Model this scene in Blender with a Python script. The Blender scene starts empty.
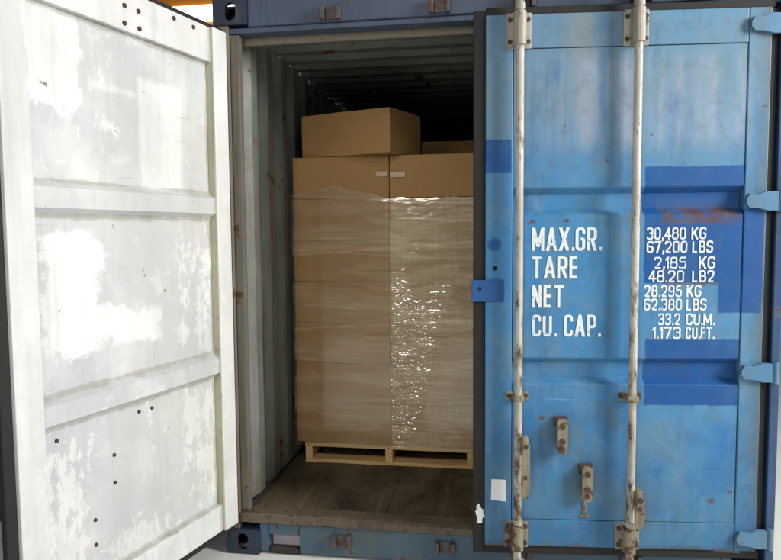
import bpy, bmesh, math, random
from mathutils import Vector, Matrix, noise

# ------------------------------------------------------------------ camera
scene = bpy.context.scene
C = scene.collection
W_PX, F_PX = 781.0, 661.137
cam_d = bpy.data.cameras.new('camera')
cam_d.sensor_fit = 'HORIZONTAL'; cam_d.sensor_width = 36.0
cam_d.lens = 36.0 * F_PX / W_PX
cam_d.clip_start = 0.05; cam_d.clip_end = 400
cam = bpy.data.objects.new('camera', cam_d); C.objects.link(cam)
yaw, pitch, roll = math.radians(-9.1117), math.radians(4.1206), math.radians(0.4689)
fwd = Vector((math.sin(yaw)*math.cos(pitch), math.cos(yaw)*math.cos(pitch), -math.sin(pitch)))
right = Vector((math.cos(yaw), -math.sin(yaw), 0)); down = fwd.cross(right)
r2 = right*math.cos(roll) + down*math.sin(roll); d2 = down*math.cos(roll) - right*math.sin(roll)
M = Matrix((r2, -d2, -fwd)).transposed().to_4x4()
M.translation = (1.2763, -2.9224, 1.53)
cam.matrix_world = M
scene.camera = cam

# ------------------------------------------------------------------ world, lamps, exposure
world = bpy.data.worlds.new('World'); scene.world = world; world.use_nodes = True
bg = world.node_tree.nodes['Background']
bg.inputs[0].default_value = (0.93, 0.97, 1.0, 1); bg.inputs[1].default_value = 0.10

def area(name, loc, target, size, power, col, size_y=None):
    l = bpy.data.lights.new(name, 'AREA'); l.energy = power; l.color = col
    l.shape = 'RECTANGLE'; l.size = size; l.size_y = size_y or size
    o = bpy.data.objects.new(name, l); C.objects.link(o)
    o.location = loc
    o.rotation_euler = (Vector(target) - Vector(loc)).to_track_quat('-Z', 'Y').to_euler()
    return o
area('hall_window', (6.2, -1.75, 3.2), (-0.1, -0.7, 1.5), 1.5, 440, (1.0, 0.985, 0.96), 2.4)
area('gate_light', (0.0, -5.6, 2.95), (0.8, 0.5, 1.0), 0.75, 74, (1.0, 0.95, 0.86), 1.5)
area('roof_light', (2.6, -5.5, 5.4), (1.6, 0.0, 1.2), 3.0, 56, (0.97, 0.99, 1.0), 1.2)

scene.cycles.max_bounces = 6; scene.cycles.diffuse_bounces = 3; scene.cycles.glossy_bounces = 2; scene.cycles.transparent_max_bounces = 8
vs = scene.view_settings
scene.display_settings.display_device = 'sRGB'
vs.view_transform = 'Standard'; vs.look = 'None'; vs.exposure = 0.0; vs.gamma = 1.0; vs.use_curve_mapping = False

# ------------------------------------------------------------------ helpers
def lin(r, g, b):
    f = lambda c: (c/12.92 if c <= 0.04045 else ((c+0.055)/1.055)**2.4)
    return (f(r/255), f(g/255), f(b/255), 1)

class NT:
    """small node-graph helper"""
    def __init__(s, name):
        s.m = bpy.data.materials.new(name); s.m.use_nodes = True
        s.t = s.m.node_tree; s.n = s.t.nodes; s.l = s.t.links
        s.b = s.n['Principled BSDF']; s.out = s.n['Material Output']
        s.tc = s.n.new('ShaderNodeTexCoord'); s.co = s.tc.outputs['Object']
    def link(s, a, b): s.l.new(a, b)
    def setin(s, sock, v):
        if hasattr(v, 'links') or isinstance(v, bpy.types.NodeSocket): s.l.new(v, sock)
        else: sock.default_value = v
    def math(s, op, a, b=0.0, clamp=False):
        n = s.n.new('ShaderNodeMath'); n.operation = op; n.use_clamp = clamp
        s.setin(n.inputs[0], a); s.setin(n.inputs[1], b); return n.outputs[0]
    def map(s, scale=(1,1,1), loc=(0,0,0), rot=(0,0,0)):
        n = s.n.new('ShaderNodeMapping'); s.l.new(s.co, n.inputs[0])
        n.inputs['Location'].default_value = loc; n.inputs['Scale'].default_value = scale; n.inputs['Rotation'].default_value = rot
        return n.outputs[0]
    def noise(s, scale, detail=4, rough=0.55, vec=None, dist=0.0):
        n = s.n.new('ShaderNodeTexNoise'); s.l.new(vec or s.co, n.inputs['Vector'])
        n.inputs['Scale'].default_value = scale; n.inputs['Detail'].default_value = detail
        n.inputs['Roughness'].default_value = rough; n.inputs['Distortion'].default_value = dist
        return n.outputs['Fac']
    def ramp(s, v, a, b):
        n = s.n.new('ShaderNodeMapRange'); n.clamp = True
        s.setin(n.inputs[0], v); n.inputs[1].default_value = a; n.inputs[2].default_value = b
        n.inputs[3].default_value = 0; n.inputs[4].default_value = 1
        return n.outputs[0]
    def mix(s, f, a, b):
        n = s.n.new('ShaderNodeMix'); n.data_type = 'RGBA'
        s.setin(n.inputs[0], f); s.setin(n.inputs[6], a); s.setin(n.inputs[7], b)
        return n.outputs[2]
    def xyz(s):
        n = s.n.new('ShaderNodeSeparateXYZ'); s.l.new(s.co, n.inputs[0]); return n.outputs
    def bump(s, h, strength=0.3, dist=0.002):
        n = s.n.new('ShaderNodeBump'); n.inputs['Strength'].default_value = strength
        n.inputs['Distance'].default_value = dist; s.l.new(h, n.inputs['Height'])
        s.l.new(n.outputs[0], s.b.inputs['Normal'])
    def done(s, col, rough=0.5, metal=0.0, spec=0.5):
        s.setin(s.b.inputs['Base Color'], col); s.setin(s.b.inputs['Roughness'], rough)
        s.setin(s.b.inputs['Metallic'], metal); s.b.inputs['Specular IOR Level'].default_value = spec
        return s.m
    def rect(s, X, Z, x0, x1, z0, z1, soft=0.002, wob=None):
        """1 inside a rectangle in x/z of the object's own space, with a slightly ragged brush edge"""
        w = wob if wob is not None else 0.0
        a = s.ramp(s.math('ADD', X, w), x0 - soft, x0 + soft)
        b = s.ramp(s.math('ADD', X, w), x1 + soft, x1 - soft)
        c = s.ramp(s.math('ADD', Z, w), z0 - soft, z0 + soft)
        d = s.ramp(s.math('ADD', Z, w), z1 + soft, z1 - soft)
        return s.math('MULTIPLY', s.math('MULTIPLY', a, b), s.math('MULTIPLY', c, d))

RUST = lin(96, 58, 38); RUST_D = lin(58, 42, 34)

def worn_paint(name, base, alt, rust_amt=0.62, rough=0.5, streak=True, rust_scale=7, dirt=None, dirt_amt=0.5, offset=(0,0,0), rust=None):
    g = NT(name)
    v = g.map(loc=offset)
    n1 = g.noise(2.3, 5, 0.6, v); n2 = g.noise(14, 6, 0.65, v)
    col = g.mix(g.ramp(n1, 0.32, 0.68), base, alt)
    if streak:
        st = g.noise(1.0, 5, 0.6, g.map(scale=(26, 26, 1.3), loc=offset))
        d = dirt or lin(70, 74, 70)
        col = g.mix(g.math('MULTIPLY', g.ramp(st, 0.5, 0.78), dirt_amt), col, d)
    sc = g.noise(1.0, 3, 0.5, g.map(scale=(9, 9, 60), loc=offset))
    col = g.mix(g.math('MULTIPLY', g.ramp(sc, 0.66, 0.72), 0.25), col, alt)
    r = g.noise(rust_scale, 5, 0.7, v, 0.3)
    rm = g.ramp(r, rust_amt, rust_amt + 0.035)
    rc = g.mix(n2, *(rust or (RUST, RUST_D)))
    halo = g.ramp(r, rust_amt - 0.06, rust_amt)
    col = g.mix(g.math('MULTIPLY', halo, 0.35), col, lin(128, 104, 84))
    col = g.mix(rm, col, rc)
    g.bump(g.noise(16, 3, 0.65, v), 0.35, 0.0025)
    g.done(col, g.math('ADD', g.math('MULTIPLY', n2, 0.25), rough - 0.1))
    return g.m

def plain(name, col, rough=0.6, var=0.25, scale=9, metal=0.0, bump=0.2):
    g = NT(name)
    n = g.noise(scale, 6, 0.6); n2 = g.noise(scale*5, 4, 0.6)
    dk = (col[0]*(1-var), col[1]*(1-var), col[2]*(1-var), 1); lt = tuple(min(1, c*(1+var)) for c in col[:3]) + (1,)
    c = g.mix(n, dk, lt)
    g.bump(n2, bump, 0.002)
    return g.done(c, rough, metal)

def mat_right_door():
    """faded blue door paint with darker touch-up patches; object space: x = -distance from hinge, z up"""
    g = NT('door_blue_paint')
    X, Y, Z = g.xyz()
    n1 = g.noise(1.7, 5, 0.6); n2 = g.noise(13, 7, 0.68); n3 = g.noise(60, 3, 0.6)
    base = g.mix(g.ramp(n1, 0.3, 0.7), lin(70, 134, 178), lin(40, 116, 174))
    # chalky paler paint on the upper third and on the hinge half
    up = g.ramp(g.math('ADD', Z, g.math('MULTIPLY', n1, 0.35)), 1.85, 2.2)
    base = g.mix(g.math('MULTIPLY', up, 0.7), base, lin(106, 132, 150))
    hs = g.ramp(g.math('ADD', X, g.math('MULTIPLY', n1, 0.25)), -0.45, -0.30)
    base = g.mix(g.math('MULTIPLY', hs, 0.42), base, lin(86, 140, 174))
    # deep blue blotches near the foot
    b = g.noise(3.4, 5, 0.62, g.map(loc=(3, 1, 7)))
    low = g.ramp(Z, 1.0, 0.6)
    base = g.mix(g.math('MULTIPLY', g.math('MULTIPLY', g.ramp(b, 0.44, 0.60), low), 0.75), base, lin(24, 100, 162))
    # vertical weathering
    st = g.noise(1.0, 5, 0.62, g.map(scale=(30, 30, 1.1)))
    base = g.mix(g.math('MULTIPLY', g.ramp(st, 0.48, 0.75), 0.42), base, lin(108, 122, 120))
    # ghost of old removed lettering: pale worn bands high on the panel
    gh = g.noise(1.0, 3, 0.5, g.map(scale=(13, 3, 0.6), loc=(2, 0, 0)))
    gm = g.rect(X, Z, -0.95, -0.06, 1.90, 2.27, 0.04, g.math('MULTIPLY', n1, 0.05))
    base = g.mix(g.math('MULTIPLY', g.math('MULTIPLY', g.ramp(gh, 0.36, 0.62), gm), 0.62), base, lin(156, 164, 178))
    # yellow-brown run below the top rail
    ys = g.rect(X, Z, -0.79, -0.66, 2.26, 2.45, 0.03, g.math('MULTIPLY', n2, 0.06))
    base = g.mix(g.math('MULTIPLY', ys, 0.3), base, lin(140, 134, 92))
    wob = g.math('ADD', g.math('MULTIPLY', g.math('SUBTRACT', n3, 0.5), 0.010), g.math('MULTIPLY', g.math('SUBTRACT', n2, 0.5), 0.018))
    deep = g.mix(g.ramp(n2, 0.3, 0.7), lin(18, 84, 146), lin(10, 70, 136))
    masks = [(-0.489, -0.094, 1.311, 1.79), (-0.187, -0.012, 1.187, 1.32), (-0.094, -0.012, 1.31, 1.615),
             (-0.476, -0.094, 0.796, 1.076), (-1.142, -1.037, 1.773, 1.911)]
    tot = None
    for x0, x1, z0, z1 in masks:
        m = g.rect(X, Z, x0, x1, z0, z1, 0.0025, wob)
        tot = m if tot is None else g.math('MAXIMUM', tot, m)
    rx = g.math('DIVIDE', g.math('ADD', X, 1.105), 0.032); rz = g.math('DIVIDE', g.math('SUBTRACT', Z, 1.475), 0.03)
    rr = g.math('ADD', g.math('MULTIPLY', rx, rx), g.math('MULTIPLY', rz, rz))
    tot = g.math('MAXIMUM', tot, g.ramp(g.math('ADD', rr, g.math('MULTIPLY', n2, 0.8)), 1.5, 0.6))
    base = g.mix(g.math('MULTIPLY', tot, g.math('SUBTRACT', 1.0, g.math('MULTIPLY', g.ramp(n2, 0.5, 0.75), 0.35))), base, deep)
    # rust: scattered chips, a scraped band under the upper recess, corroded foot
    r = g.noise(9, 6, 0.72, None, 0.2)
    chips = g.ramp(r, 0.675, 0.70)
    band = g.math('MULTIPLY', g.rect(X, Z, -0.42, -0.105, 1.555, 1.625, 0.012, wob), g.ramp(g.noise(16, 7, 0.7, g.map(scale=(1, 1, 2.5), loc=(5, 0, 2))), 0.44, 0.52))
    band2 = g.math('MULTIPLY', g.rect(X, Z, -0.42, -0.12, 0.865, 0.905, 0.012, wob), g.ramp(g.noise(24, 7, 0.7), 0.56, 0.62))
    foot = g.ramp(g.math('ADD', Z, g.math('MULTIPLY', g.math('SUBTRACT', r, 0.5), 0.11)), 0.185, 0.17)
    spots = None
    for sx, sz, rad in ((-0.945, 1.57, 0.013), (-0.805, 1.572, 0.016), (-0.19, 0.385, 0.02), (-0.115, 0.425, 0.012), (-0.90, 0.735, 0.018), (-0.655, 0.415, 0.012)):
        dx = g.math('SUBTRACT', X, sx); dz = g.math('MULTIPLY', g.math('SUBTRACT', Z, sz), 1.5)
        q = g.math('SQRT', g.math('ADD', g.math('MULTIPLY', dx, dx), g.math('MULTIPLY', dz, dz)))
        q = g.math('ADD', q, g.math('MULTIPLY', g.math('SUBTRACT', n2, 0.5), 0.03))
        m = g.ramp(q, rad, rad*0.5); spots = m if spots is None else g.math('MAXIMUM', spots, m)
    grey = g.math('MULTIPLY', g.rect(X, Z, -0.43, -0.105, 1.60, 1.66, 0.006, wob), 0.5)
    base = g.mix(grey, base, lin(92, 104, 112))
    # thin dirty outline of an old placard
    o1 = g.rect(X, Z, -0.40, -0.098, 1.30, 1.60, 0.003, wob); o2 = g.rect(X, Z, -0.38, -0.104, 1.312, 1.62, 0.003, wob)
    ol = g.math('SUBTRACT', o1, o2, True)
    base = g.mix(g.math('MULTIPLY', ol, g.ramp(n2, 0.35, 0.55)), base, lin(88, 76, 66))
    al = g.math('MAXIMUM', g.math('MAXIMUM', chips, band), g.math('MAXIMUM', g.math('MAXIMUM', band2, foot), spots))
    rc = g.mix(g.ramp(n2, 0.35, 0.65), lin(108, 68, 50), lin(64, 48, 40))
    base = g.mix(g.math('MULTIPLY', al, 0.9), base, rc)
    sc = g.noise(1.0, 3, 0.5, g.map(scale=(4, 4, 70), rot=(0, 0.5, 0)))
    base = g.mix(g.math('MULTIPLY', g.ramp(sc, 0.69, 0.73), 0.35), base, lin(142, 170, 186))
    mott = g.noise(5.5, 7, 0.7, g.map(loc=(8, 3, 1)))
    base = g.mix(g.math('MULTIPLY', g.ramp(mott, 0.46, 0.66), 0.42), base, lin(112, 132, 134))
    # grime that has gathered low down and round the edges of the leaf
    gn = g.noise(3.2, 7, 0.68, g.map(scale=(1.6, 1, 0.8), loc=(2, 5, 4)))
    lowz = g.ramp(g.math('ADD', Z, g.math('MULTIPLY', gn, 0.5)), 0.95, 0.35)
    base = g.mix(g.math('MULTIPLY', lowz, 0.52), base, lin(54, 98, 122))
    edge = g.ramp(g.math('ADD', X, g.math('MULTIPLY', gn, 0.10)), -0.02, 0.045)
    base = g.mix(g.math('MULTIPLY', edge, 0.6), base, lin(84, 88, 78))
    sm = g.noise(1.0, 6, 0.68, g.map(scale=(7, 7, 2.6), loc=(11, 2, 6)))
    base = g.mix(g.math('MULTIPLY', g.ramp(sm, 0.52, 0.68), 0.50), base, lin(34, 94, 140))
    sm2 = g.noise(1.0, 6, 0.7, g.map(scale=(10, 10, 5), loc=(4, 9, 1)))
    base = g.mix(g.math('MULTIPLY', g.ramp(sm2, 0.58, 0.72), 0.26), base, lin(138, 156, 156))
    # greasy dark rings round the handle catches and brackets
    for gx, gz, gr in ((-0.823, 0.66, 0.12), (-0.716, 0.455, 0.13), (-1.0, 0.53, 0.14), (-0.515, 0.36, 0.13), (-0.62, 0.74, 0.07)):
        dx = g.math('SUBTRACT', X, gx); dz = g.math('MULTIPLY', g.math('SUBTRACT', Z, gz), 0.75)
        q = g.math('SQRT', g.math('ADD', g.math('MULTIPLY', dx, dx), g.math('MULTIPLY', dz, dz)))
        q = g.math('ADD', q, g.math('MULTIPLY', g.math('SUBTRACT', n2, 0.5), 0.22))
        base = g.mix(g.math('MULTIPLY', g.ramp(q, gr, gr*0.3), 0.45), base, lin(78, 92, 92))
    tiny = g.noise(34, 6, 0.7, g.map(loc=(1, 4, 9)))
    base = g.mix(g.math('MULTIPLY', g.ramp(tiny, 0.66, 0.72), 0.55), base, lin(66, 62, 58))
    dirt = g.math('MULTIPLY', g.ramp(n2, 0.50, 0.72), 0.40)
    base = g.mix(dirt, base, lin(70, 92, 104))
    base = g.mix(g.math('MULTIPLY', tot, g.math('MULTIPLY', g.math('SUBTRACT', 1.0, al), 0.72)), base, deep)
    h = g.math('ADD', g.noise(13, 4, 0.68), g.math('MULTIPLY', g.noise(1.7, 1, 0.5), 2.5))
    g.bump(h, 0.4, 0.003)
    return g.done(base, g.math('ADD', g.math('MULTIPLY', n2, 0.3), 0.36), 0, 0.4)

def mat_left_door(name, ca, cb):
    """inside of the open door: pale lilac-grey coat, flaking to white and cream; x = distance from hinge"""
    g = NT(name)
    X, Y, Z = g.xyz()
    n1 = g.noise(1.6, 4, 0.55); n2 = g.noise(11, 5, 0.7); n3 = g.noise(45, 4, 0.6)
    base = g.mix(g.ramp(n1, 0.35, 0.65), ca, cb)
    wob = g.math('MULTIPLY', g.math('SUBTRACT', n3, 0.5), 0.012)
    wobs = g.math('MULTIPLY', g.math('SUBTRACT', n3, 0.5), 0.004)
    wob2 = g.math('MULTIPLY', g.math('SUBTRACT', g.noise(5, 5, 0.7), 0.5), 0.30)
    white = lin(240, 240, 238)
    tot = None
    for x0, x1, z0, z1, ww in ((0.272, 0.518, 1.70, 2.13, wobs), (0.46, 0.74, 2.055, 2.068, wob), (0.62, 0.70, 1.90, 1.93, wob2), (0.80, 1.03, 1.95, 2.32, wob2), (0.74, 0.97, 1.14, 1.53, wob2), (0.45, 0.97, 1.12, 1.26, wob2)):  # white patches; the high free-side one paints in overexposed brightness
        m = g.rect(X, Z, x0, x1, z0, z1, 0.012, ww); tot = m if tot is None else g.math('MAXIMUM', tot, m)
    base = g.mix(g.math('MULTIPLY', tot, 0.72), base, white)
    soft = g.noise(2.6, 5, 0.6, g.map(loc=(1, 7, 3)))
    base = g.mix(g.math('MULTIPLY', g.ramp(soft, 0.5, 0.7), 0.5), base, white)
    # flakes, thick in a few zones: beside the hinge stile, low on the free side, on stiles and rails
    fl = g.math('ADD', g.math('MULTIPLY', g.noise(1.0, 7, 0.72, g.map(scale=(26, 12, 15), loc=(4, 0, 1)), 0.3), 0.66), g.math('MULTIPLY', g.noise(1.0, 3, 0.5, g.map(scale=(6, 3, 3), loc=(2, 0, 5))), 0.34))
    zones = None
    wob3 = g.math('MULTIPLY', g.math('SUBTRACT', n1, 0.5), 0.2)
    for x0, x1, z0, z1, k in ((0.09, 0.36, 1.02, 1.60, 0.11), (0.09, 0.36, 0.30, 0.88, 0.125), (0.80, 1.03, 0.20, 0.80, 0.13), (0.35, 0.85, 0.24, 0.42, 0.13), (0.3, 0.75, 2.10, 2.3, 0.045), (0.4, 0.62, 0.66, 0.86, 0.08)):
        m = g.math('MULTIPLY', g.rect(X, Z, x0, x1, z0, z1, 0.06, wob3), k); zones = m if zones is None else g.math('MAXIMUM', zones, m)
    thr = g.math('ADD', fl, zones)
    base = g.mix(g.math('MULTIPLY', g.ramp(thr, 0.60, 0.65), 0.58), base, lin(243, 243, 240))
    fl2 = g.noise(7, 5, 0.7, g.map(loc=(9, 0, 3)))
    base = g.mix(g.math('MULTIPLY', g.ramp(fl2, 0.60, 0.66), 0.4), base, lin(240, 240, 238))
    st = g.noise(1.0, 5, 0.62, g.map(scale=(34, 34, 1.4), loc=(1, 0, 2)))
    base = g.mix(g.math('MULTIPLY', g.ramp(st, 0.52, 0.75), 0.30), base, lin(168, 168, 160))
    # yellow-green primer showing near the rails' hinge ends
    yg = g.math('MULTIPLY', g.ramp(g.noise(3, 6, 0.6, g.map(loc=(2, 2, 2))), 0.46, 0.62), g.ramp(X, 0.6, 0.1))
    base = g.mix(g.math('MULTIPLY', yg, 0.3), base, lin(212, 212, 184))
    smear = g.noise(1.0, 6, 0.7, g.map(scale=(3, 3, 1.2), loc=(3, 3, 8)))
    base = g.mix(g.math('MULTIPLY', g.ramp(smear, 0.44, 0.66), 0.45), base, lin(176, 178, 174))
    r = g.noise(13, 5, 0.74, g.map(loc=(6, 2, 0)))
    rm = g.ramp(r, 0.675, 0.70)
    base = g.mix(g.math('MULTIPLY', rm, 0.85), base, lin(120, 92, 70))
    # darker ragged lines along the ribs, rails and the hinge corner
    gr = g.noise(8, 6, 0.7, g.map(loc=(3, 1, 1)))
    ed = None
    for ze in (2.272, 1.712, 1.592, 0.996, 0.878, 0.296):
        d_ = g.math('ABSOLUTE', g.math('SUBTRACT', Z, ze)); m = g.ramp(g.math('ADD', d_, g.math('MULTIPLY', g.math('SUBTRACT', gr, 0.5), 0.05)), 0.011, 0.002)
        ed = m if ed is None else g.math('MAXIMUM', ed, m)
    ed = g.math('MAXIMUM', ed, g.ramp(g.math('ADD', g.math('ABSOLUTE', g.math('SUBTRACT', X, 0.108)), g.math('MULTIPLY', g.math('SUBTRACT', gr, 0.5), 0.05)), 0.012, 0.002))
    ed = g.math('MULTIPLY', ed, g.math('MULTIPLY', g.ramp(X, 0.097, 0.099), g.ramp(X, 1.020, 1.018)))
    base = g.mix(g.math('MULTIPLY', ed, 0.5), base, lin(142, 136, 116))
    sc = g.noise(1.0, 3, 0.5, g.map(scale=(3, 3, 60), rot=(0, 0.2, 0)))
    base = g.mix(g.math('MULTIPLY', g.ramp(sc, 0.70, 0.74), 0.3), base, lin(150, 146, 138))
    g.bump(g.noise(12, 4, 0.7), 0.35, 0.002)
    return g.done(base, 0.5, 0, 0.35)

def mat_wood(name, a, b, grain_axis='x', rough=0.75, dark=None, seed=0):
    g = NT(name)
    sc = (2, 40, 40) if grain_axis == 'x' else ((40, 2, 40) if grain_axis == 'y' else (40, 40, 2))
    inf = g.n.new('ShaderNodeObjectInfo')
    mp = g.n.new('ShaderNodeMapping'); g.l.new(g.co, mp.inputs[0]); mp.inputs['Scale'].default_value = sc
    cmb = g.n.new('ShaderNodeCombineXYZ'); rv = g.math('MULTIPLY', inf.outputs['Random'], 40.0)
    for i in range(3): g.l.new(rv, cmb.inputs[i])
    g.l.new(cmb.outputs[0], mp.inputs['Location'])
    n = g.noise(1.0, 7, 0.65, mp.outputs[0], 0.6); n2 = g.noise(3.0, 5, 0.6)
    col = g.mix(g.ramp(n, 0.3, 0.7), a, b)
    col = g.mix(g.math('MULTIPLY', inf.outputs['Random'], 0.35), col, dark or a)
    col = g.mix(g.math('MULTIPLY', g.ramp(n2, 0.5, 0.7), 0.5), col, dark or a)
    g.bump(n, 0.4, 0.002)
    return g.done(col, rough)

def mat_floor():
    g = NT('trodden_floor_wood')
    inf = g.n.new('ShaderNodeObjectInfo')
    geo = g.n.new('ShaderNodeNewGeometry')
    def gmap(sc):
        m = g.n.new('ShaderNodeMapping'); g.l.new(geo.outputs['Position'], m.inputs[0]); m.inputs['Scale'].default_value = sc; return m.outputs[0]
    n = g.noise(1.0, 7, 0.65, gmap((60, 2.5, 10)), 0.4)
    n2 = g.noise(1.0, 6, 0.62, gmap((3.2, 1.6, 1)), 0.6)
    n3 = g.noise(22, 5, 0.6, gmap((1, 1, 1)))
    col = g.mix(g.ramp(n, 0.3, 0.7), lin(92, 80, 62), lin(118, 104, 80))
    col = g.mix(g.math('MULTIPLY', inf.outputs['Random'], 0.4), col, lin(74, 64, 50))
    col = g.mix(g.math('MULTIPLY', g.ramp(n2, 0.42, 0.62), 0.85), col, lin(44, 40, 34))
    n4 = g.noise(1.0, 6, 0.66, gmap((26, 1.3, 1)))
    col = g.mix(g.math('MULTIPLY', g.ramp(n4, 0.56, 0.70), 0.5), col, lin(128, 116, 94))
    col = g.mix(g.math('MULTIPLY', g.ramp(n3, 0.62, 0.75), 0.5), col, lin(132, 118, 98))
    g.bump(n, 0.35, 0.002)
    return g.done(col, g.math('ADD', g.math('MULTIPLY', n2, 0.4), 0.45), 0, 0.3)

def mat_card(name, base, alt, seed=0):
    g = NT(name)
    inf = g.n.new('ShaderNodeObjectInfo')
    mp = g.n.new('ShaderNodeMapping'); g.l.new(g.co, mp.inputs[0])
    cmb = g.n.new('ShaderNodeCombineXYZ'); rv = g.math('MULTIPLY', inf.outputs['Random'], 31.0)
    for i in range(3): g.l.new(rv, cmb.inputs[i])
    g.l.new(cmb.outputs[0], mp.inputs['Location'])
    n = g.noise(3, 5, 0.6, mp.outputs[0]); f = g.noise(160, 2, 0.5)
    flute = g.n.new('ShaderNodeTexWave'); flute.wave_type = 'BANDS'; flute.bands_direction = 'X'
    g.l.new(g.co, flute.inputs[0]); flute.inputs['Scale'].default_value = 22; flute.inputs['Distortion'].default_value = 1.5
    col = g.mix(n, base, alt)
    col = g.mix(g.math('MULTIPLY', f, 0.12), col, lin(104, 78, 50))
    col = g.mix(g.math('MULTIPLY', inf.outputs['Random'], 0.22), col, lin(150, 112, 76))
    sc = g.noise(1.0, 4, 0.6, g.map(scale=(3, 3, 30)))
    col = g.mix(g.math('MULTIPLY', g.ramp(sc, 0.62, 0.72), 0.2), col, lin(206, 176, 136))
    g.bump(g.math('ADD', g.math('MULTIPLY', flute.outputs['Fac'], 0.10), g.math('MULTIPLY', n, 1.0)), 0.25, 0.004)
    return g.done(col, 0.72, 0, 0.3)

def mat_film():
    g = NT('stretch_film')
    X, Y, Z = g.xyz()
    t = g.n.new('ShaderNodeBsdfTransparent'); t.inputs[0].default_value = (0.98, 0.97, 0.94, 1)
    d = g.n.new('ShaderNodeBsdfDiffuse'); d.inputs[0].default_value = (0.92, 0.78, 0.53, 1)
    gl = g.n.new('ShaderNodeBsdfGlossy'); gl.inputs[0].default_value = (1, 1, 1, 1); gl.inputs['Roughness'].default_value = 0.11
    # taut horizontal puckers, stronger over the right-hand column
    def facets(sc, loc):
        n = g.n.new('ShaderNodeTexVoronoi'); n.feature = 'F1'
        g.l.new(g.map(scale=sc, loc=loc, rot=(0, 0.12, 0)), n.inputs['Vector']); n.inputs['Scale'].default_value = 1.0
        return n.outputs['Distance']
    w1 = g.noise(1.0, 2.0, 0.5, g.map(scale=(4, 4, 30), rot=(0, 0.06, 0)), 0.5)
    c1 = facets((16, 16, 46), (0, 0, 0)); c2 = facets((34, 34, 95), (3, 1, 2))
    right = g.ramp(X, 0.686, 0.70)
    hh = g.math('ADD', g.math('MULTIPLY', w1, 0.55), g.math('ADD', g.math('MULTIPLY', c1, 0.40), g.math('MULTIPLY', c2, 0.20)))
    bm = g.n.new('ShaderNodeBump'); bm.inputs['Distance'].default_value = 0.032
    pk = g.noise(1.0, 2, 0.5, g.map(scale=(7, 7, 4.5), loc=(7, 0, 2)))
    zone = g.math('MULTIPLY', right, g.ramp(g.math('ADD', X, g.math('MULTIPLY', g.math('SUBTRACT', Z, 0.6), -0.22)), 0.95, 0.77))
    low = g.ramp(g.math('ADD', Z, g.math('MULTIPLY', g.math('SUBTRACT', pk, 0.5), 0.8)), 1.40, 1.05)
    low = g.math('MULTIPLY', low, g.math('ADD', 0.50, g.math('MULTIPLY', g.ramp(g.noise(1.0, 2, 0.5, g.map(scale=(11, 11, 8), loc=(1, 0, 9))), 0.38, 0.52), 0.50)))
    slack = g.math('ADD', g.math('MULTIPLY', g.math('MULTIPLY', zone, low), g.math('ADD', 0.40, g.math('MULTIPLY', g.ramp(Z, 1.25, 0.6), 0.44))), g.math('MULTIPLY', right, 0.010))
    g.l.new(g.math('ADD', slack, 0.014), bm.inputs['Strength'])
    g.l.new(hh, bm.inputs['Height'])
    g.l.new(bm.outputs[0], gl.inputs['Normal'])
    lay = g.noise(1.0, 4, 0.55, g.map(scale=(1.5, 1.5, 9), rot=(0, 0.10, 0), loc=(0, 0, 4)))
    milky = g.math('ADD', g.math('MULTIPLY', g.ramp(lay, 0.40, 0.62), 0.12), 0.025)
    fine = g.noise(1.0, 4, 0.6, g.map(scale=(60, 60, 6), loc=(2, 2, 2)))
    milky = g.math('ADD', milky, g.math('MULTIPLY', right, g.math('ADD', 0.16, g.math('MULTIPLY', g.ramp(fine, 0.35, 0.7), 0.10))))
    milky = g.math('ADD', milky, g.math('MULTIPLY', g.ramp(g.math('ADD', X, g.math('MULTIPLY', lay, 0.12)), 0.40, 0.47), 0.05))
    for slope, per, off in ((0.055, 0.31, 0.0), (-0.07, 0.43, 0.17)):
        ph = g.math('ADD', g.math('ADD', Z, g.math('MULTIPLY', X, slope)), g.math('MULTIPLY', g.math('SUBTRACT', lay, 0.5), 0.03))
        fr = g.math('FRACT', g.math('DIVIDE', g.math('ADD', ph, off), per))
        milky = g.math('ADD', milky, g.math('MULTIPLY', g.ramp(fr, 0.62, 0.64), 0.045))
        milky = g.math('ADD', milky, g.math('MULTIPLY', g.math('MULTIPLY', g.ramp(fr, 0.615, 0.63), g.ramp(fr, 0.66, 0.64)), 0.10))
    milky = g.math('MULTIPLY', milky, g.math('ADD', g.math('MULTIPLY', g.ramp(w1, 0.3, 0.7), 0.9), 0.55))
    m1 = g.n.new('ShaderNodeMixShader'); g.l.new(milky, m1.inputs[0]); g.l.new(t.outputs[0], m1.inputs[1]); g.l.new(d.outputs[0], m1.inputs[2])
    m2 = g.n.new('ShaderNodeMixShader'); m2.inputs[0].default_value = 0.085
    g.l.new(m1.outputs[0], m2.inputs[1]); g.l.new(gl.outputs[0], m2.inputs[2])
    g.l.new(m2.outputs[0], g.out.inputs[0])
    g.n.remove(g.b)
    return g.m

def mat_letter():
    g = NT('letter_paint')
    n = g.noise(46, 7, 0.72); n1 = g.noise(7, 4, 0.6)
    c = g.mix(g.ramp(n1, 0.35, 0.7), lin(226, 232, 230), lin(206, 216, 218))
    c = g.mix(g.math('MULTIPLY', g.ramp(g.math('ADD', n, g.math('MULTIPLY', g.math('SUBTRACT', n1, 0.5), 0.35)), 0.585, 0.63), 0.75), c, lin(74, 122, 166))
    return g.done(c, 0.55, 0, 0.3)

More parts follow.
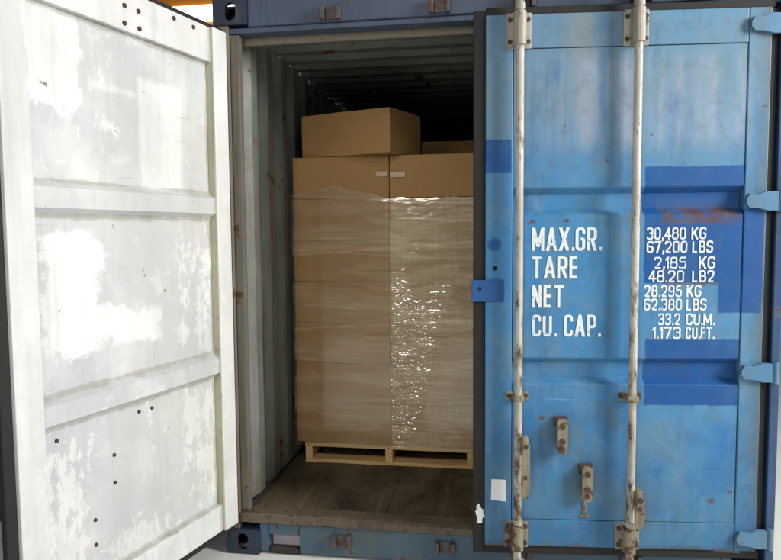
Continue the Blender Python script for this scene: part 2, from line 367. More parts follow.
def mat_bar():
    g = NT('door_bar_paint'); X, Y, Z = g.xyz()
    n = g.noise(9, 5, 0.65, g.map(scale=(1, 1, 0.5))); m = g.noise(30, 5, 0.7)
    col = g.mix(g.ramp(n, 0.35, 0.65), lin(192, 188, 178), lin(158, 154, 142))
    fl = g.math('ADD', g.noise(14, 5, 0.72, g.map(scale=(2, 2, 0.8), loc=(1, 2, 3))), g.math('MULTIPLY', g.ramp(Z, 1.6, 0.2), 0.085))
    col = g.mix(g.math('MULTIPLY', g.ramp(fl, 0.54, 0.60), 0.75), col, lin(128, 116, 94))
    col = g.mix(g.math('MULTIPLY', g.ramp(fl, 0.635, 0.66), 0.9), col, g.mix(m, lin(98, 66, 46), lin(60, 48, 38)))
    g.bump(m, 0.3, 0.0015)
    return g.done(col, g.math('ADD', g.math('MULTIPLY', n, 0.3), 0.3), 0, 0.45)

MT = {
 'rdoor': mat_right_door(), 'ldoor': mat_left_door('door_panel_paint', lin(192, 193, 196), lin(204, 205, 205)), 'lframe': mat_left_door('door_frame_paint', lin(214, 214, 213), lin(224, 224, 224)), 'letter': mat_letter(), 'film': mat_film(), 'floor': mat_floor(),
 'frame_blue': worn_paint('frame_blue', lin(52, 84, 124), lin(42, 66, 100), 0.66, dirt=lin(50, 58, 72), dirt_amt=0.6),
 'header_blue': worn_paint('header_blue', lin(70, 84, 108), lin(58, 68, 88), 0.72, dirt=lin(44, 50, 66), dirt_amt=0.55),
 'sill_blue': worn_paint('sill_blue', lin(56, 94, 124), lin(70, 88, 92), 0.62, rust_scale=14, dirt=lin(84, 88, 80), dirt_amt=0.7),
 'lip': worn_paint('worn_lip', lin(106, 94, 74), lin(68, 60, 50), 0.55, rust_scale=26, dirt=lin(70, 62, 50), dirt_amt=0.5, streak=False, rust=(lin(88, 72, 54), lin(50, 43, 36))),
 'casting': worn_paint('casting_paint', lin(40, 54, 78), lin(34, 40, 50), 0.62, rough=0.55, dirt=lin(38, 40, 46)),
 'wall': worn_paint('wall_grey_paint', lin(140, 144, 134), lin(112, 116, 106), 0.63, dirt=lin(88, 86, 74), dirt_amt=0.85, rust_scale=5),
 'roofp': worn_paint('roof_grey_paint', lin(120, 124, 116), lin(100, 104, 98), 0.62, dirt=lin(80, 78, 68), dirt_amt=0.6, streak=False),
 'post': worn_paint('post_paint', lin(128, 122, 106), lin(100, 95, 82), 0.61, dirt=lin(100, 92, 78), dirt_amt=0.8),
 'flange': worn_paint('flange_paint', lin(112, 108, 96), lin(92, 88, 78), 0.60, dirt=lin(72, 66, 56), dirt_amt=0.85),
 'bar': mat_bar(),
 'bracket': worn_paint('bracket_paint', lin(172, 168, 156), lin(146, 142, 130), 0.615, rust_scale=20, dirt=lin(112, 100, 82), dirt_amt=0.9),
 'bracket_low': worn_paint('bracket_foot_paint', lin(150, 144, 124), lin(118, 110, 90), 0.545, rust_scale=17, dirt=lin(92, 78, 58), dirt_amt=0.95, rust=(lin(104, 72, 48), lin(62, 50, 38))),
 'hinge': worn_paint('hinge_paint', lin(84, 128, 160), lin(70, 116, 150), 0.64, rust_scale=14, dirt=lin(104, 104, 90), dirt_amt=0.7),
 'tab': worn_paint('tab_paint', lin(20, 76, 140), lin(28, 86, 146), 0.70, rust_scale=14, dirt=lin(40, 60, 100), dirt_amt=0.4),
 'rubber': plain('gasket_rubber', lin(27, 27, 27), 0.75, 0.3, 12),
 'rust': plain('rusty_bolt', lin(72, 54, 44), 0.8, 0.4, 40),
 'sealant': worn_paint('sealant_primer', lin(186, 186, 162), lin(162, 162, 140), 0.66, rust_scale=16, dirt=lin(112, 108, 84), dirt_amt=0.6),
 'keeper': worn_paint('keeper_paint', lin(70, 74, 84), lin(58, 56, 58), 0.52, rust_scale=20),
 'iron': plain('dark_iron', lin(46, 42, 40), 0.7, 0.35, 20),
 'hole': plain('hole_dark', lin(24, 22, 22), 0.9, 0.2, 20),
 'pocket_light': plain('pocket_light_paint', lin(214, 206, 216), 0.45, 0.12, 12),  # pale colour stands for the light showing in the sill pockets
 'sticker': plain('sticker_paper', lin(226, 230, 232), 0.6, 0.08, 30),
 'card': mat_card('carton_board', lin(176, 139, 90), lin(160, 123, 76)),
 'tape': plain('packing_tape', lin(172, 144, 106), 0.35, 0.08, 14),
 'pallet': mat_wood('pallet_pine', lin(206, 166, 104), lin(246, 220, 164), 'x', 0.75, lin(184, 142, 86)),
 'ground': plain('pale_concrete', lin(222, 222, 219), 0.8, 0.13, 3.0),
 'orange': worn_paint('orange_paint', lin(240, 156, 40), lin(228, 140, 30), 0.75, dirt=lin(170, 110, 50), dirt_amt=0.3),
 'whitep': plain('white_enamel', lin(246, 246, 246), 0.4, 0.03, 4),
 'navy': plain('navy_plastic', lin(38, 44, 66), 0.5, 0.2, 8),
 'lightblue': plain('pale_blue_lid', lin(168, 186, 206), 0.5, 0.1, 8),
}

def mat_glow():
    g = NT('glowing_white'); g.done((0.9, 0.9, 0.9, 1), 0.4)
    g.b.inputs['Emission Color'].default_value = (1, 0.98, 0.94, 1); g.b.inputs['Emission Strength'].default_value = 2.0  # emission added so the white girder panel reads bright
    return g.m
MT['glow_white'] = mat_glow()

def obj(name, bm, mat, parent=None, loc=None, rotz=None, smooth=False, bevel=None):
    me = bpy.data.meshes.new(name)
    if bm is not None:
        bmesh.ops.recalc_face_normals(bm, faces=bm.faces)
        bm.to_mesh(me); bm.free()
    if smooth:
        for p in me.polygons: p.use_smooth = True
    me.materials.append(MT[mat] if isinstance(mat, str) else mat)
    o = bpy.data.objects.new(name, me); C.objects.link(o)
    if parent: o.parent = parent
    if loc: o.location = loc
    if rotz is not None: o.rotation_euler = (0, 0, rotz)
    return o

def dup(o, parent, loc=None, rot=None):
    c = o.copy(); C.objects.link(c); c.parent = parent
    if loc is not None: c.location = loc
    if rot is not None: c.rotation_euler = rot
    return c

def tag(o, label=None, cat=None, group=None, kind=None):
    if label: o['label'] = label
    if cat: o['category'] = cat
    if group: o['group'] = group
    if kind: o['kind'] = kind
    return o

def empty(name, loc=(0,0,0), parent=None):
    o = bpy.data.objects.new(name, None); C.objects.link(o); o.location = loc; o.empty_display_size = 0.1
    if parent: o.parent = parent
    return o

def BM(): return bmesh.new()

def box(bm, x0, x1, y0, y1, z0, z1, bev=0.0, seg=2):
    t = bmesh.new()
    bmesh.ops.create_cube(t, size=1.0)
    for v in t.verts:
        v.co = Vector((x0 + (v.co.x+0.5)*(x1-x0), y0 + (v.co.y+0.5)*(y1-y0), z0 + (v.co.z+0.5)*(z1-z0)))
    if bev > 0:
        bmesh.ops.bevel(t, geom=t.edges[:], offset=bev, segments=seg, profile=0.5, affect='EDGES')
    me = bpy.data.meshes.new('t'); t.to_mesh(me); t.free(); bm.from_mesh(me); bpy.data.meshes.remove(me)
    return bm

def tube(bm, a, b, r, seg=16, r1=None, cap=True):
    a, b = Vector(a), Vector(b); d = b - a
    t = bmesh.new()
    bmesh.ops.create_cone(t, cap_ends=cap, segments=seg, radius1=r, radius2=r if r1 is None else r1, depth=d.length)
    q = Vector((0, 0, 1)).rotation_difference(d.normalized()).to_matrix().to_4x4()
    q.translation = (a + b)/2
    bmesh.ops.transform(t, matrix=q, verts=t.verts)
    me = bpy.data.meshes.new('t'); t.to_mesh(me); t.free(); bm.from_mesh(me); bpy.data.meshes.remove(me)
    return bm

def prism(bm, pts, y0, y1):
    """outline in (x, z) extruded from y0 to y1"""
    f = [bm.verts.new((x, y0, z)) for x, z in pts]; k = [bm.verts.new((x, y1, z)) for x, z in pts]
    n = len(pts)
    bm.faces.new(f); bm.faces.new(list(reversed(k)))
    for i in range(n):
        bm.faces.new((f[i], k[i], k[(i+1) % n], f[(i+1) % n]))
    return bm

def sheet_profile(bm, prof, axis, a0, a1, thick, nseg=1):
    """a corrugated sheet: prof = [(u, depth)]; u runs along x / y / z, sheet spans a0..a1 on the other axis"""
    def P(u, d, a):
        if axis == 'wall_x': return (d, u, a)      # wall facing x, corrugated along y, spans z
        if axis == 'roof': return (a, u, d)        # roof, corrugated along y, spans x
        if axis == 'panel': return (a, d, u)       # door panel, corrugated along z, spans x
    ring = []
    for side in (0, 1):
        rows = []
        for k in range(nseg + 1):
            a = a0 + (a1 - a0)*k/nseg
            rows.append([bm.verts.new(P(u, d + side*thick, a)) for u, d in prof])
        ring.append(rows)
        for k in range(nseg):
            for i in range(len(prof) - 1):
                q = (rows[k][i], rows[k][i+1], rows[k+1][i+1], rows[k+1][i])
                bm.faces.new(q if side == 0 else tuple(reversed(q)))
    A, B = ring
    for k in (0, nseg):
        for i in range(len(prof) - 1):
            bm.faces.new((A[k][i], B[k][i], B[k][i+1], A[k][i+1]))
    for i in (0, len(prof) - 1):
        for k in range(nseg):
            bm.faces.new((A[k][i], A[k+1][i], B[k+1][i], B[k][i]))
    return bm

# ------------------------------------------------------------------ ground
g = BM(); box(g, -60, 60, -30, 90, -0.3, -0.004)
tag(obj('ground', g, 'ground'), kind='structure')

# ------------------------------------------------------------------ container body
CW, CH, CL = 2.438, 2.591, 6.058
cont = empty('shipping_container', (0, 0, 0))
tag(cont, 'weathered blue steel shipping container, left door open and right door ajar, loaded with cartons', 'shipping container')

def oval(cx, cz, rx, rz, n=20):
    """stadium outline"""
    pts = []
    for i in range(n):
        t = 2*math.pi*i/n
        x = rx*math.cos(t); z = min(rx, rz)*math.sin(t)
        z += (rz - rx)*(1 if math.sin(t) >= 0 else -1) if rz > rx else 0
        pts.append((cx + x, cz + z))
    return pts

def casting(x0, z0, y0, bottom):
    """hollow corner casting with an oval hole in its end face"""
    w, h, d, t = 0.162, 0.118, 0.178, 0.028
    b = BM()
    hole = oval(x0 + w/2, z0 + h/2, 0.028, 0.040, 24)
    def face(y, flip):
        ov = [b.verts.new((x, y, z)) for x, z in hole]
        c = [b.verts.new((x0, y, z0)), b.verts.new((x0+w, y, z0)), b.verts.new((x0+w, y, z0+h)), b.verts.new((x0, y, z0+h))]
        # four quadrant fans from the corners
        n = len(ov); q = n//4
        idx = {2: 0, 3: 1, 0: 2, 1: 3}
        order = [2, 3, 0, 1]
        for k in range(4):
            cc = c[order[k]]
            for i in range(k*q, (k+1)*q):
                b.faces.new((cc, ov[i % n], ov[(i+1) % n]))
            b.faces.new((cc, ov[((k+1)*q) % n], c[order[(k+1) % 4]]))
        return ov, c
    of, cf = face(y0, False); ob, cb = face(y0 + t, True)
    n = len(of)
    for i in range(n): b.faces.new((of[i], of[(i+1) % n], ob[(i+1) % n], ob[i]))
    for i in range(4): b.faces.new((cf[i], cf[(i+1) % 4], cb[(i+1) % 4], cb[i]))
    # rest of the block: side, back and the two horizontal walls, the outer horizontal wall with an opening
    y1 = y0 + d
    box(b, x0, x0+t, y0+t+0.0005, y1, z0, z0+h); box(b, x0+w-t, x0+w, y0+t+0.0005, y1, z0, z0+h)
    box(b, x0+t+0.0005, x0+w-t-0.0005, y1-t, y1-0.001, z0+0.001, z0+h-0.001)
    inner = (z0+h-0.012, z0+h-0.001) if bottom else (z0+0.001, z0+0.012)
    outer = (z0+0.001, z0+0.012) if bottom else (z0+h-0.012, z0+h-0.001)
    box(b, x0+t+0.0005, x0+w-t-0.0005, y0+t+0.0005, y1-t-0.0005, *inner)
    box(b, x0+t+0.0005, x0+w-t-0.0005, y1-t-0.045, y1-t-0.0005, *outer)
    return obj('corner_casting', b, 'casting', cont)
for x0 in (0.0, CW-0.162):
    casting(x0, 0.0, -0.006, True); casting(x0, CH-0.118, -0.006, False)

# corner posts
b = BM(); box(b, 0.003, 0.066, 0.0, 0.09, 0.1185, CH-0.1185, 0.004); obj('corner_post', b, 'post', cont)
b = BM(); box(b, 0.067, 0.112, 0.022, 0.06, 0.205, 2.436, 0.004); obj('post_flange', b, 'flange', cont)
b = BM(); box(b, 2.401, 2.436, -0.004, 0.09, 0.1185, CH-0.1185, 0.004); obj('corner_post', b, 'frame_blue', cont)
b = BM(); box(b, 2.335, 2.400, 0.072, 0.11, 0.205, 2.436, 0.004); obj('post_flange', b, 'post', cont)

# door header with a drip lip
b = BM(); box(b, 0.1625, CW-0.1625, 0.0, 0.10, 2.462, 2.588, 0.006)
box(b, 0.0665, 2.3995, 0.014, 0.094, 2.4372, 2.4615, 0.003)
obj('door_header', b, 'header_blue', cont)
b = BM(); box(b, 0.067, 2.399, 0.096, 0.122, 2.405, 2.47, 0.003); obj('header_flange', b, 'post', cont)

# sill: blue face with pockets, worn threshold lip on top
b = BM()
box(b, 0.3585, CW-0.3585, 0.010, 0.09, 0.012, 0.150, 0.004)
for xa, xb in ((0.1625, 0.204), (CW-0.204, CW-0.1625)):
    box(b, xa, xb, 0.010, 0.09, 0.012, 0.150, 0.003)
for xa, xb in ((0.2045, 0.358), (CW-0.358, CW-0.2045)):
    box(b, xa, xb, 0.014, 0.088, 0.094, 0.149, 0.003)
obj('sill', b, 'sill_blue', cont)
for xa, xb in ((0.205, 0.357), (CW-0.357, CW-0.205)):
    b = BM(); box(b, xa, xb, 0.012, 0.05, 0.0, 0.036, 0.012, 3); obj('sill_pocket_foot', b, 'iron', cont)
    b = BM(); box(b, xa-0.0, xb+0.0, 0.075, 0.085, 0.0, 0.090, 0.0); obj('pocket_light_plate', b, 'pocket_light', cont)  # added pale plate, painted in for the bright light seen through the pocket
# threshold lip with an uneven, beaten edge
def beaten(bm, x0, x1, z_top, z_bot, y_f, y_b, n, amp, seed):
    prev = None
    for i in range(n + 1):
        x = x0 + (x1-x0)*i/n
        j = amp*(noise.noise(Vector((x*9, seed, 0))) + 0.5*noise.noise(Vector((x*31, seed, 2))))
        k = amp*(noise.noise(Vector((x*12, seed, 5))) + 0.6*noise.noise(Vector((x*40, seed, 9))))
        ring = [bm.verts.new(p) for p in ((x, y_b, z_top+0.0), (x, y_f+0.014+k, z_top+j*0.4), (x, y_f+k, z_top-0.010+j*0.5),
                                          (x, y_f+k*0.7, z_bot+0.006+j), (x, y_f+0.012, z_bot+j), (x, y_b, z_bot))]
        if prev:
            for a in range(6): bm.faces.new((prev[a], prev[(a+1) % 6], ring[(a+1) % 6], ring[a]))
        else: bm.faces.new(ring)
        prev = ring
    bm.faces.new(list(reversed(prev)))
b = BM(); beaten(b, 0.0675, 2.300, 0.198, 0.1515, -0.006, 0.0945, 160, 0.0045, 3); obj('threshold', b, 'lip', cont)

# keepers for the locking bars on header and sill
def keeper(x, z, y):
    b = BM()
    box(b, x-0.045, x-0.026, y-0.034, y, z-0.03, z+0.03, 0.004); box(b, x+0.026, x+0.045, y-0.034, y, z-0.03, z+0.03, 0.004)
    box(b, x-0.025, x+0.025, y-0.010, y, z-0.026, z+0.026, 0.002)
    return obj('bar_keeper', b, 'keeper', cont)
for x in (0.565, 1.05, 1.39, 1.86): keeper(x, 0.092, 0.010)
for x in (0.552, 1.033, 1.39, 1.86): keeper(x, 2.496, 0.0)

# walls: trapezoidal corrugation running down the sides
def corr(y0, y1, lo, hi, pitch, flat=0.35):
    pr = []; y = y0; sl = pitch*(0.5 - flat)
    while y < y1 - 1e-6:
        pr += [(y, lo), (y+pitch*flat, lo), (y+pitch*flat+sl, hi), (y+pitch*(0.5+flat), hi)]; y += pitch
    pr.append((min(y, y1 + pitch), lo))
    return pr
b = BM(); sheet_profile(b, corr(0.095, CL-0.15, 0.058, 0.094, 0.232), 'wall_x', 0.12, 2.50, -0.003); obj('side_wall', b, 'wall', cont)
b = BM(); sheet_profile(b, corr(0.125, CL-0.15, CW-0.058, CW-0.094, 0.232), 'wall_x', 0.12, 2.50, 0.003); obj('side_wall', b, 'wall', cont)
b = BM(); sheet_profile(b, corr(0.13, CL-0.15, 2.535, 2.505, 0.19, 0.36), 'roof', 0.06, CW-0.06, 0.003); obj('roof', b, 'roofp', cont)
b = BM(); box(b, 0.02, CW-0.02, CL-0.08, CL-0.07, 0.05, 2.55); obj('front_wall', b, 'wall', cont)
for xa, xb in ((0.012, 0.075), (CW-0.048, CW-0.012)):
    b = BM(); box(b, xa, xa+0.036 if xa < 1 else xb, 0.18, CL-0.1, 2.51, 2.57, 0.005); obj('top_rail', b, 'wall', cont)
    b = BM(); box(b, xa-0.006, xb-0.022 if xa < 1 else xb+0.004, 0.18, CL-0.1, 0.03, 0.118, 0.005); obj('bottom_rail', b, 'frame_blue', cont)
# scuff board along the foot of the left wall
b = BM(); box(b, 0.0945, 0.100, 0.10, CL-0.2, 0.1945, 0.215, 0.0015); obj('scuff_rail', b, 'iron', cont)

# floor planks
fl = empty('floor', (0, 0, 0), cont)
xs = [0.068, 0.30, 0.53, 0.76, 0.99, 1.22, 1.45, 1.68, 1.91, 2.14, 2.370]
for i in range(10):
    b = BM(); dz = random.Random(i).uniform(-0.002, 0.0015)
    box(b, xs[i]+0.0008, xs[i+1]-0.0008, 0.0955, CL-0.12, 0.160, 0.1935+dz*0.5, 0.0010)
    obj('plank', b, 'floor', fl)
for y in (0.8, 2.0, 3.2, 4.4, 5.5):
    b = BM(); box(b, 0.08, CW-0.08, y, y+0.06, 0.05, 0.159); obj('cross_member', b, 'iron', fl)

# ------------------------------------------------------------------ right door (ajar)
ZT, ZB, DW = 2.417, 0.1685, 1.142
R1 = (1.710, 1.595); R2 = (0.994, 0.881)
def recess_profile(z0, z1, base, dep):
    p = [(z1, base)]
    for zt, zb in (R1, R2):
        s = 0.026
        p += [(zt+0.003, base), (zt-0.003, base+dep*0.1), (zt-s, base+dep), (zb+s, base+dep), (zb+0.003, base+dep*0.1), (zb-0.003, base)]
    p.append((z0, base)); return p
b = BM(); sheet_profile(b, recess_profile(0.2905, 2.2765, 0.0, 0.036), 'panel', -1.0265, -0.096, 0.003, 8)
rdoor = obj('door', b, 'rdoor', cont, (2.368, 0.0, 0.0), math.radians(5.127))
rdoor['label'] = 'closed-side blue door, slightly ajar, with white weight lettering'

def rp(name, mat, *a, bev=0.004, **k):
    b = BM(); box(b, *a, bev); return obj(name, b, mat, rdoor, **k)
rp('stile', 'rdoor', -0.0925, -0.004, -0.004, 0.045, ZB, ZT)
rp('stile', 'rdoor', -DW, -1.030, -0.004, 0.045, ZB, ZT)
rp('rail', 'rdoor', -1.0285, -0.094, -0.003, 0.045, 2.280, ZT)
rp('rail', 'rdoor', -1.0285, -0.094, -0.003, 0.045, ZB, 0.2875)
# rubber gasket all round, lip standing proud of the free edge
rp('gasket', 'rubber', -1.192, -DW-0.0005, 0.006, 0.030, 0.130, 2.440, bev=0.005)
rp('gasket', 'rubber', -1.1415, 0.016, 0.008, 0.028, ZT+0.0005, 2.450, bev=0.005)
rp('gasket', 'rubber', -1.1415, 0.016, 0.008, 0.028, 0.128, ZB-0.0005, bev=0.005)
rp('gasket', 'rubber', -0.0035, 0.026, 0.008, 0.05, 0.169, 2.4165, bev=0.005)
# overlap tab welded to the free edge, with a bolt hole
b = BM(); box(b, -1.200, -1.066, -0.014, -0.005, 1.234, 1.326, 0.003)
obj('overlap_tab', b, 'tab', rdoor)
b = BM(); tube(b, (-1.166, -0.0165, 1.290), (-1.166, -0.012, 1.290), 0.008, 12); obj('bolt_hole', b, 'hole', rdoor)
b = BM(); tube(b, (-1.102, -0.0055, 1.375), (-1.102, 0.0, 1.375), 0.010, 14); obj('bolt_hole', b, 'hole', rdoor)

# locking bars, brackets, cams, handles
BARS = (-1.007, -0.5375)
for i, x in enumerate(BARS):
    b = BM(); tube(b, (x, -0.045, 0.06), (x, -0.045, 2.56), 0.0165, 24); obj('locking_bar', b, 'bar', rdoor, smooth=False)
    for zc, hh in ((2.348, 0.072), (0.225, 0.058)):
        b = BM(); box(b, x-0.051, x+0.049, -0.011, -0.0045, zc-hh, zc+hh, 0.003)
        # saddle over the bar
        prof = []
        for k in range(9):
            t = math.pi*k/8; prof.append((x + 0.025*math.cos(t), -0.045 - 0.023*math.sin(t)))
        outer = [(x+0.025, -0.0115)] + prof + [(x-0.025, -0.0115)]
        lo = [b.verts.new((px, py, zc-hh*0.92)) for px, py in outer]; hi = [b.verts.new((px, py, zc+hh*0.92)) for px, py in outer]
        for k in range(len(outer)): b.faces.new((lo[k], lo[(k+1) % len(outer)], hi[(k+1) % len(outer)], hi[k]))
        b.faces.new(lo); b.faces.new(list(reversed(hi)))
        obj('bar_bracket', b, 'bracket' if zc > 1 else 'bracket_low', rdoor)
        for sx in (-0.038, 0.037):
            for sz in (-0.62, 0.62):
                b = BM(); tube(b, (x+sx, -0.0185, zc+hh*sz), (x+sx, -0.0112, zc+hh*sz), 0.0095, 6); obj('bolt', b, 'rust', rdoor)
    # collar above / below the bracket
    for z0, z1 in ((2.421, 2.445), (0.268+0.018, 0.305)):
        b = BM(); tube(b, (x, -0.045, z0), (x, -0.045, z1), 0.022, 20); obj('collar', b, 'bracket', rdoor)
    # small middle guide
    zc = 0.832
    b = BM(); box(b, x-0.046, x+0.046, -0.010, 0.0-0.0008, zc-0.018, zc+0.018, 0.003)
    box(b, x-0.023, x+0.023, -0.064, -0.0102, zc-0.014, zc+0.014, 0.006)
    obj('bar_guide', b, 'bracket_low', rdoor)
    for sx in (-0.036, 0.036):
        b = BM(); tube(b, (x+sx, -0.017, zc), (x+sx, -0.0101, zc), 0.009, 6); obj('bolt', b, 'rust', rdoor)
    # cam ends at head and foot
    for zc in (2.515, 0.105):
        b = BM(); prism(b, [(x-0.016, zc-0.022), (x+0.024, zc-0.024), (x+0.038, zc), (x+0.024, zc+0.024), (x-0.016, zc+0.022)], -0.062, -0.028); obj('cam', b, 'bracket', rdoor)

def handle(x, ztop, zbot):
    b = BM(); box(b, x+0.014, x+0.040, -0.080, -0.040, ztop-0.075, ztop, 0.006)
    prism(b, [(x+0.018, ztop-0.02), (x+0.044, ztop-0.03), (x+0.046, zbot+0.05), (x+0.034, zbot), (x+0.010, zbot+0.005), (x+0.008, zbot+0.06)], -0.092, -0.0805)
    obj('lock_handle', b, 'bracket_low', rdoor)
    b = BM(); tube(b, (x+0.027, -0.098, ztop-0.035), (x+0.027, -0.0925, ztop-0.035), 0.010, 10); obj('rivet', b, 'rust', rdoor)
    b = BM(); tube(b, (x+0.026, -0.098, zbot+0.09), (x+0.026, -0.0925, zbot+0.09), 0.008, 10); obj('rivet', b, 'rust', rdoor)
handle(BARS[0], 0.672, 0.415)
handle(BARS[1], 0.452, 0.29)

def retainer(x, zt, zb, tail):
    b = BM(); box(b, x-0.030, x+0.028, -0.012, -0.0008, zt-0.040, zt+0.004, 0.003); obj('retainer_plate', b, 'rust', rdoor)
    b = BM()
    pts = [(x-0.020, zb+0.02), (x-0.012, zb+0.003), (x+0.014, zb), (x+0.024, zb+0.016), (x+0.025, zt-0.012), (x+0.014, zt-0.002), (x-0.012, zt-0.002), (x-0.020, zt-0.012)]
    prism(b, pts, -0.042, -0.018); box(b, x-0.014, x+0.016, -0.0178, -0.0008, zt-0.09, zt-0.045, 0.002)
    obj('handle_retainer', b, 'bracket_low', rdoor)
    for zz, r in ((zt-0.030, 0.011), (zb+0.055, 0.012), (zb+0.026, 0.010)):
        b = BM(); tube(b, (x+0.002, -0.050, zz), (x+0.002, -0.0422, zz), r, 10); obj('rivet', b, 'rust', rdoor)
    if tail:
        b = BM(); box(b, x-0.007, x+0.007, -0.006, -0.0008, zb-0.07, zb-0.004, 0.002); box(b, x-0.018, x+0.018, -0.0055, -0.0008, zb-0.083, zb-0.071, 0.002)
        obj('retainer_tail', b, 'bracket_low', rdoor)
retainer(-0.823, 0.740, 0.590, False)
retainer(-0.716, 0.535, 0.385, True)

# hinges: tapered blade on the door, barrel at the post
for zc in (2.345, 1.642, 0.936, 0.226):
    b = BM(); prism(b, [(-0.092, zc+0.012), (-0.078, zc+0.034), (-0.045, zc+0.030), (-0.010, zc+0.042), (0.032, zc+0.042), (0.032, zc-0.036), (-0.006, zc-0.036), (-0.040, zc-0.026), (-0.078, zc-0.024), (-0.092, zc-0.008)], -0.024, -0.0045)
    obj('hinge', b, 'hinge', rdoor)
    b = BM(); tube(b, (0.047, -0.014, zc-0.042), (0.047, -0.014, zc+0.048), 0.0145, 16); obj('hinge_pin', b, 'hinge', rdoor)

# stickers
b = BM(); prism(b, [(-1.116, 0.372), (-1.052, 0.366), (-1.054, 0.462), (-1.114, 0.464)], -0.0052, -0.0042); obj('sticker', b, 'sticker', rdoor)
rs = random.Random(4); pts = []
for i in range(22):
    t = 2*math.pi*i/22; r = rs.uniform(0.5, 1.0); pts.append((-1.163 + 0.027*r*math.cos(t), 0.306 + 0.048*r*math.sin(t)))
b = BM(); prism(b, pts, 0.0045, 0.0056); obj('torn_sticker', b, 'sticker', rdoor)

# lettering: single-stroke condensed capitals swept to a painted ribbon
def fillet(pts, r, closed=False):
    out = []; n = len(pts)
    for i, p in enumerate(pts):
        p = Vector(p)
        if not closed and i in (0, n-1): out.append(p); continue
        a = Vector(pts[i-1]); c = Vector(pts[(i+1) % n])
        d1 = (a-p); d2_ = (c-p); rr = min(r, d1.length*0.5, d2_.length*0.5)
        if rr < 1e-4: out.append(p); continue
        s = p + d1.normalized()*rr; e = p + d2_.normalized()*rr
        for k in range(6):
            t = k/5; out.append(s*(1-t)**2 + p*2*t*(1-t) + e*t*t)
    return out
w = 0.44
GL = {
 'M': (0.62, [([(0,0),(0,1)], 0), ([(0,1),(.31,.2)], 0), ([(.31,.2),(.62,1)], 0), ([(.62,0),(.62,1)], 0)]),
 'A': (0.52, [([(0,0),(.26,1)], 0), ([(.26,1),(.52,0)], 0), ([(.1,.27),(.42,.27)], 0)]),
 'X': (0.50, [([(0,0),(.50,1)], 0), ([(0,1),(.50,0)], 0)]),
 'G': (w, [([(w,.74),(w,1),(0,1),(0,0),(w,0),(w,.5),(.24,.5)], .2)]),
 'R': (w, [([(0,0),(0,1)], 0), ([(0,1),(w,1),(w,.48),(0,.48)], .2), ([(.2,.48),(w,0)], 0)]),
 'T': (w, [([(0,1),(w,1)], 0), ([(w/2,1),(w/2,0)], 0)]),
 'E': (.36, [([(.36,1),(0,1),(0,0),(.36,0)], 0), ([(0,.52),(.3,.52)], 0)]),
 'F': (.36, [([(.36,1),(0,1),(0,0)], 0), ([(0,.52),(.3,.52)], 0)]),
 'N': (w, [([(0,0),(0,1)], 0), ([(0,1),(w,0)], 0), ([(w,0),(w,1)], 0)]),
 'C': (w, [([(w,.72),(w,1),(0,1),(0,0),(w,0),(w,.28)], .2)]),
 'U': (w, [([(0,1),(0,0),(w,0),(w,1)], .2)]),
 'P': (w, [([(0,0),(0,1)], 0), ([(0,1),(w,1),(w,.44),(0,.44)], .2)]),
 'K': (w, [([(0,0),(0,1)], 0), ([(w,1),(0,.42)], 0), ([(.15,.56),(w,0)], 0)]),
 'L': (.36, [([(0,1),(0,0),(.36,0)], 0)]),
 'B': (w, [([(0,0),(0,1)], 0), ([(0,1),(w-.03,1),(w-.03,.52),(0,.52)], .16), ([(0,.52),(w,.52),(w,0),(0,0)], .18)]),
 'S': (w, [([(w,.76),(w,1),(0,1),(0,.52),(w,.52),(w,0),(0,0),(0,.24)], .2)]),
 'I': (.0, [([(0,0),(0,1)], 0)]),
 '0': (w, [([(0,0),(0,1),(w,1),(w,0),'c'], .2)]),
 '1': (.14, [([(.14,0),(.14,1)], 0), ([(0,.80),(.14,1)], 0)]),
 '2': (w, [([(0,.74),(0,1),(w,1),(w,.56),(0,0.0),(w,0)], .18)]),
 '3': (w, [([(0,.8),(0,1),(w,1),(w,.53),(.16,.53)], .18), ([(.16,.53),(w,.53),(w,0),(0,0),(0,.2)], .18)]),
 '4': (w, [([(.34,0),(.34,1)], 0), ([(0,.28),(.34,1)], 0), ([(0,.28),(.48,.28)], 0)]),
 '5': (w, [([(w,1),(.04,1),(.02,.56),(w,.6),(w,0),(0,0),(0,.2)], .17)]),
 '6': (w, [([(w,.8),(w,1),(0,1),(0,0),(w,0),(w,.54),(0,.54)], .2)]),
 '7': (w, [([(0,1),(w,1)], 0), ([(.14,0),(w,1)], 0)]),
 '8': (w, [([(.02,.53),(.02,1),(w-.02,1),(w-.02,.53),'c'], .17), ([(0,.53),(0,0),(w,0),(w,.53),'c'], .17)]),
 '9': (w, [([(0,.2),(0,0),(w,0),(w,1),(0,1),(0,.46),(w,.46)], .2)]),
 '.': (.04, [([(.02,0),(.02,.03)], 0)]),
 ',': (.05, [([(.05,.07),(.0,-.15)], 0)]),
 ' ': (.10, []),
}
